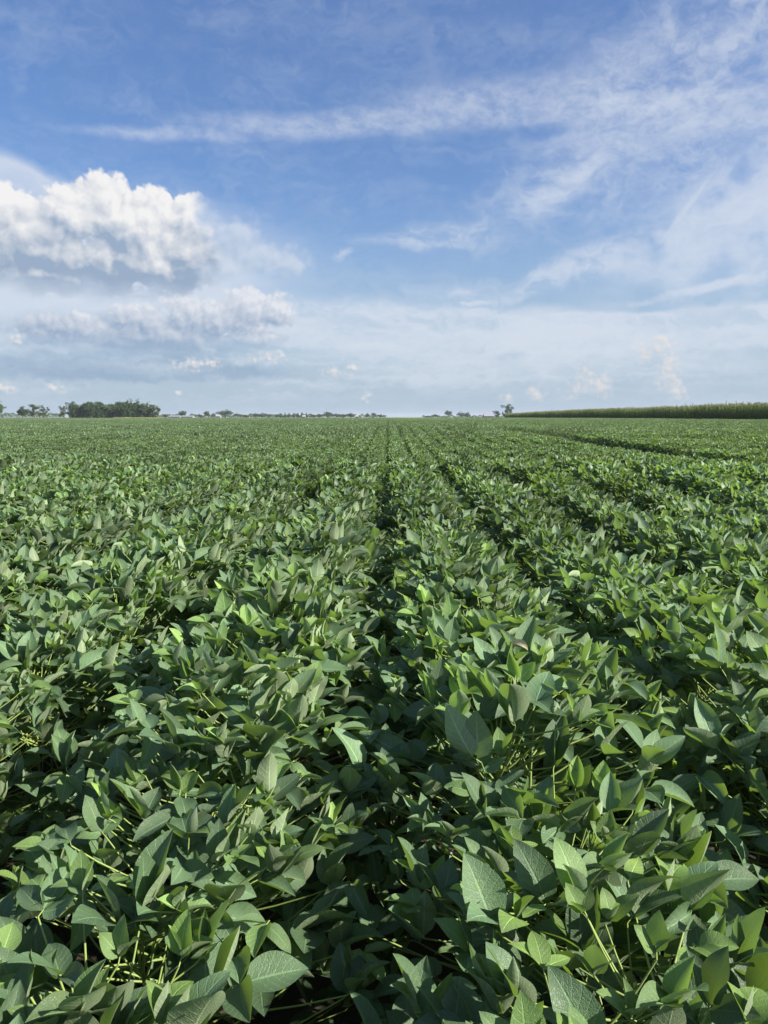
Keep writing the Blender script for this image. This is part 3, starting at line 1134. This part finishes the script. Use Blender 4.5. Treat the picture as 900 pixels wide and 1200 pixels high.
# the wood
ws = [(86, 472), (93, 475), (99, 471), (105, 474), (110, 472), (116, 472.5), (122, 473), (128, 474), (133, 473), (139, 475), (144, 472), (149, 469.5),
      (154, 468), (160, 468.5), (166, 470), (171, 473), (176, 474), (181, 476)]
for i, (px, yt) in enumerate(ws):
    kd = 'paleskirt' if i >= 15 else 'skirt'  # right-end trees get a paler leaf colour, painting in the sunlight on them
    tree(px - 7.5, px + 7.5, yt + r_.uniform(-1.6, 2.2), 596 + r_.uniform(-4, 6), kd,
         f'leafy tree at the front of the wood, {ordinal(i + 1)} from its left end' if i < 15 else
         f'paler sunlit tree at the right end of the wood, {ordinal(len(ws) - i)} from its right tip', 'trees along the front of the dark wood')
for i in range(14):
    px = 88 + i * 6.6
    tree(px - 8, px + 8, 472 + 1.5 * math.sin(i * 1.3), 618 + r_.uniform(-4, 6), 'skirt', f'tree in the second rank of the wood, {ordinal(i + 1)} from the left', 'trees in the second rank of the dark wood')
# trees strung along the horizon
far = [(190, 198, 485.2, 'round', 'low tree just right of the dark wood'), (199, 207, 485.4, 'broad', 'low blurred tree behind the left end of the white sheds'),
       (208, 220, 481.2, 'round', 'rounded tree behind the long white sheds'), (221, 231, 485.5, 'broad', 'low tree right of the rounded tree behind the sheds'),
       (231, 239, 485.6, 'round', 'low tree left of the upright dark tree'),
       (238, 247, 481, 'round', 'upright dark tree left of the white farmhouse'), (247, 254, 484, 'round', 'short tree touching the left side of the farmhouse'),
       (255, 273, 479.5, 'broad', 'broad tree right above the white farmhouse, widest along the horizon'), (273, 284, 484, 'broad', 'low tree right of the broad farmhouse tree'),
       (283, 293, 486, 'round', 'lowest tree at the right end of the farmhouse group'),
       (295, 304, 484, 'round', 'first tree of the long far hedge, at its left end'), (302, 312, 483.5, 'broad', 'second tree of the long far hedge from its left end'),
       (311, 320, 485, 'round', 'third tree of the long far hedge from its left end'), (321, 329, 485.5, 'round', 'low tree just left of the pointed conifers'),
       (362, 372, 485.5, 'broad', 'low tree right of the pointed conifers'), (370, 379, 484.8, 'round', 'tree left of the hump in the far hedge'),
       (378, 391, 482, 'round', 'tallest tree forming the hump in the far hedge'), (388, 400, 484, 'broad', 'wide tree right of the hump in the far hedge'),
       (398, 408, 485, 'round', 'tree left of the dark end tree of the far hedge'), (406, 416, 483.8, 'round', 'dark end tree of the far hedge'),
       (427, 434, 484, 'round', 'left tree of the small group right of the far hedge'), (434, 442, 483.2, 'round', 'middle tree of the small group right of the far hedge'),
       (441, 451, 485.2, 'broad', 'right tree of the small group right of the far hedge'),
       (498, 506, 487, 'round', 'tiny low tree, leftmost of those right of the middle furrow'), (505, 515, 485, 'broad', 'low rounded tree left of the upright one'),
       (520, 531, 480.8, 'round', 'upright rounded tree between two low ones on the right horizon'), (534, 546, 482.2, 'broad', 'dark round tree, taller of the touching pair left of the barn'),
       (543, 552, 483, 'round', 'shorter right tree of the touching pair left of the barn')]
for (a, b_, yt, kd, lb) in far:
    tree(a, b_, yt, 1150 + r_.uniform(-60, 60), kd, lb, 'trees strung along the far horizon')
for i in range(7):
    px = 329 + i * 5
    tree(px - 2.4, px + 2.4, 483.5 + r_.uniform(-.6, .6), 1120, 'cone', f'pointed conifer in the far row, {ordinal(i + 1)} from the left', 'pointed conifers in the far hedge')
tree(577, 588, 481.2, 760, 'airy', 'leaning low tree between the barn and the tall airy tree')
tree(588, 602, 473.8, 730, 'airy', 'tall airy tree standing left of where the corn begins')
tree(825, 848, 473.6, 420, 'broad', 'round treetop just showing above the corn field', z0=0.4)

# continuous low wood on the skyline
q = MB()
for (a, b_, yt, dens) in ((-60, 76, 484.6, 130), (186, 300, 486.2, 110), (300, 425, 486.0, 120), (425, 452, 487.2, 20), (495, 600, 487.4, 60), (-500, -60, 484, 180), (600, 1300, 485.8, 240)):
    for _ in range(dens * 26):
        px = r_.uniform(a, b_)
        dist = 1600 + r_.uniform(-30, 60)
        x, y = at(px, dist)
        hmax = EYE + (HORIZON_PX - yt - 1.3 * math.sin(px * .55) * math.sin(px * .173 + 1) + r_.normal(0, .3)) / FOCAL_PX * dist
        z = hmax * r_.uniform(0, 1) ** .6
        M = orient(r_.uniform(0, 6.28), r_.normal(0, .7), r_.normal(0, .7))
        s_ = r_.uniform(.7, 1.7)
        q.add(np.array([(-s_, 0, 0), (0, -s_ * .8, .2 * s_), (s_, 0, 0), (0, s_ * .8, 0)]) @ M.T + (x, y, z), [(0, 1, 2, 3)], 0, None, r_.uniform(0, 1))
tag(link('distant_treeline', q.mesh('distant_treeline', ['tree_leaf'], smooth=False)), 'low hazy line of far-off trees along the horizon', 'treeline', kind='stuff')

# strip of dry grass at the far edge of the field
q = MB()
for (a, b_, d0, hh, n) in ((-80, 76, 522, .95, 5000), (133, 190, 520, 1.5, 3500), (190, 470, 524, .95, 6000), (470, 640, 524, .85, 3500)):
    for _ in range(n):
        x, y = at(r_.uniform(a, b_), d0 + r_.uniform(-5, 5))
        an = r_.uniform(0, 6.28)
        h_ = hh * r_.uniform(.6, 1.15)
        w_ = .10
        dx, dy = math.cos(an) * w_, math.sin(an) * w_
        q.add([(x - dx, y - dy, 0), (x + dx, y + dy, 0), (x + r_.normal(0, .15), y + r_.normal(0, .15), h_)], [(0, 1, 2)])
tag(link('dry_grass', q.mesh('dry_grass', ['dry_grass'], smooth=False)), 'pale strip of dry grass along the far field edge', 'grass', kind='stuff')


# ------------------------------------------------------------------ far farm buildings
def building(name, px0, px1, dist, wall_h, roof_h, depth, wall_m, roof_m, label, cat, doors=1, win=2, rot=0.0):
    x, y = at((px0 + px1) / 2, dist)
    w = (px1 - px0) / FOCAL_PX * dist
    root = link(name, None, None, (x, y, 0), rot)
    tag(root, label, cat)
    q = MB()
    box(q, (0, 0, wall_h / 2), (w, depth, wall_h))
    V_ = [(-w / 2, -depth / 2, wall_h + .002), (-w / 2, depth / 2, wall_h + .002), (-w / 2, 0, wall_h + roof_h * .96), (w / 2, -depth / 2, wall_h + .002), (w / 2, depth / 2, wall_h + .002), (w / 2, 0, wall_h + roof_h * .96)]
    q.add(V_, [(0, 2, 1), (3, 4, 5)])
    link('wall', q.mesh('wall', [wall_m], smooth=False), root)
    q = MB()
    e, t = .4, .18
    for sgn in (-1, 1):
        A = np.array([(-w / 2 - e, sgn * (depth / 2 + e), wall_h - e * roof_h / depth * 2 + .05), (w / 2 + e, sgn * (depth / 2 + e), wall_h - e * roof_h / depth * 2 + .05),
                      (w / 2 + e, 0, wall_h + roof_h + .05), (-w / 2 - e, 0, wall_h + roof_h + .05)])
        B_ = A + (0, 0, t)
        q.add(np.concatenate([A, B_]), [(0, 1, 2, 3), (4, 5, 6, 7), (0, 1, 5, 4), (2, 3, 7, 6), (1, 2, 6, 5), (3, 0, 4, 7)])
    link('roof', q.mesh('roof', [roof_m], smooth=False), root)
    n_ = doors + win
    for k in range(n_):
        fx = (k + .5) / n_ * w - w / 2
        q = MB()
        if k == n_ // 2 and doors:
            box(q, (fx, -depth / 2 - .03, min(2.6, wall_h * .9) / 2), (min(2.4, w / n_ * .6), .08, min(2.6, wall_h * .9)))
            link('door', q.mesh('door', ['dark_door'], smooth=False), root)
        else:
            box(q, (fx, -depth / 2 - .03, wall_h * .6), (1.1, .08, 1.2))
            link('window', q.mesh('window', ['dark_door'], smooth=False), root)
    return root


building('shed', 199, 212, 1060, 2.0, 1.3, 12, 'white_siding', 'pale_roof', 'long low white shed, left of the pair behind the dry grass', 'shed', 1, 3)
building('shed', 214, 227, 1065, 2.0, 1.3, 12, 'white_siding', 'pale_roof', 'long low white shed, right of the pair behind the dry grass', 'shed', 1, 3)
building('farmhouse', 253.5, 258.5, 1080, 2.6, 2.0, 8, 'white_siding', 'grey_roof', 'small white farmhouse below the broad tree', 'house', 1, 2)
building('farmhouse', 354.5, 358, 1080, 2.2, 1.6, 5, 'white_siding', 'grey_roof', 'tiny white house among the pointed conifers', 'house', 1, 2)
building('farmhouse', 416.5, 420, 1100, 2.2, 1.6, 5, 'white_siding', 'grey_roof', 'tiny white house at the right end of the far hedge', 'house', 1, 2)
building('barn', 567, 578, 700, 2.3, 2.2, 9, 'barn_wall', 'pale_roof', 'barn with pale roof and dusky walls left of the tall airy tree', 'barn', 1, 2)

# ------------------------------------------------------------------ the summer air
m, T = new_mat('haze')
pv = T.n('ShaderNodeVolumePrincipled')
pv.inputs['Color'].default_value = (0.80, 0.88, 1.0, 1)
pv.inputs['Density'].default_value = HAZE
pv.inputs['Anisotropy'].default_value = 0.2
o = T.n('ShaderNodeOutputMaterial')
T.link(pv.outputs[0], o.inputs['Volume'])
q = MB()
box(q, (0, 3000, 14), (14600, 12600, 31.5))
tag(link('haze', q.mesh('haze', ['haze'], smooth=False)), 'thin pale summer haze over the whole farmland', 'haze', kind='stuff')
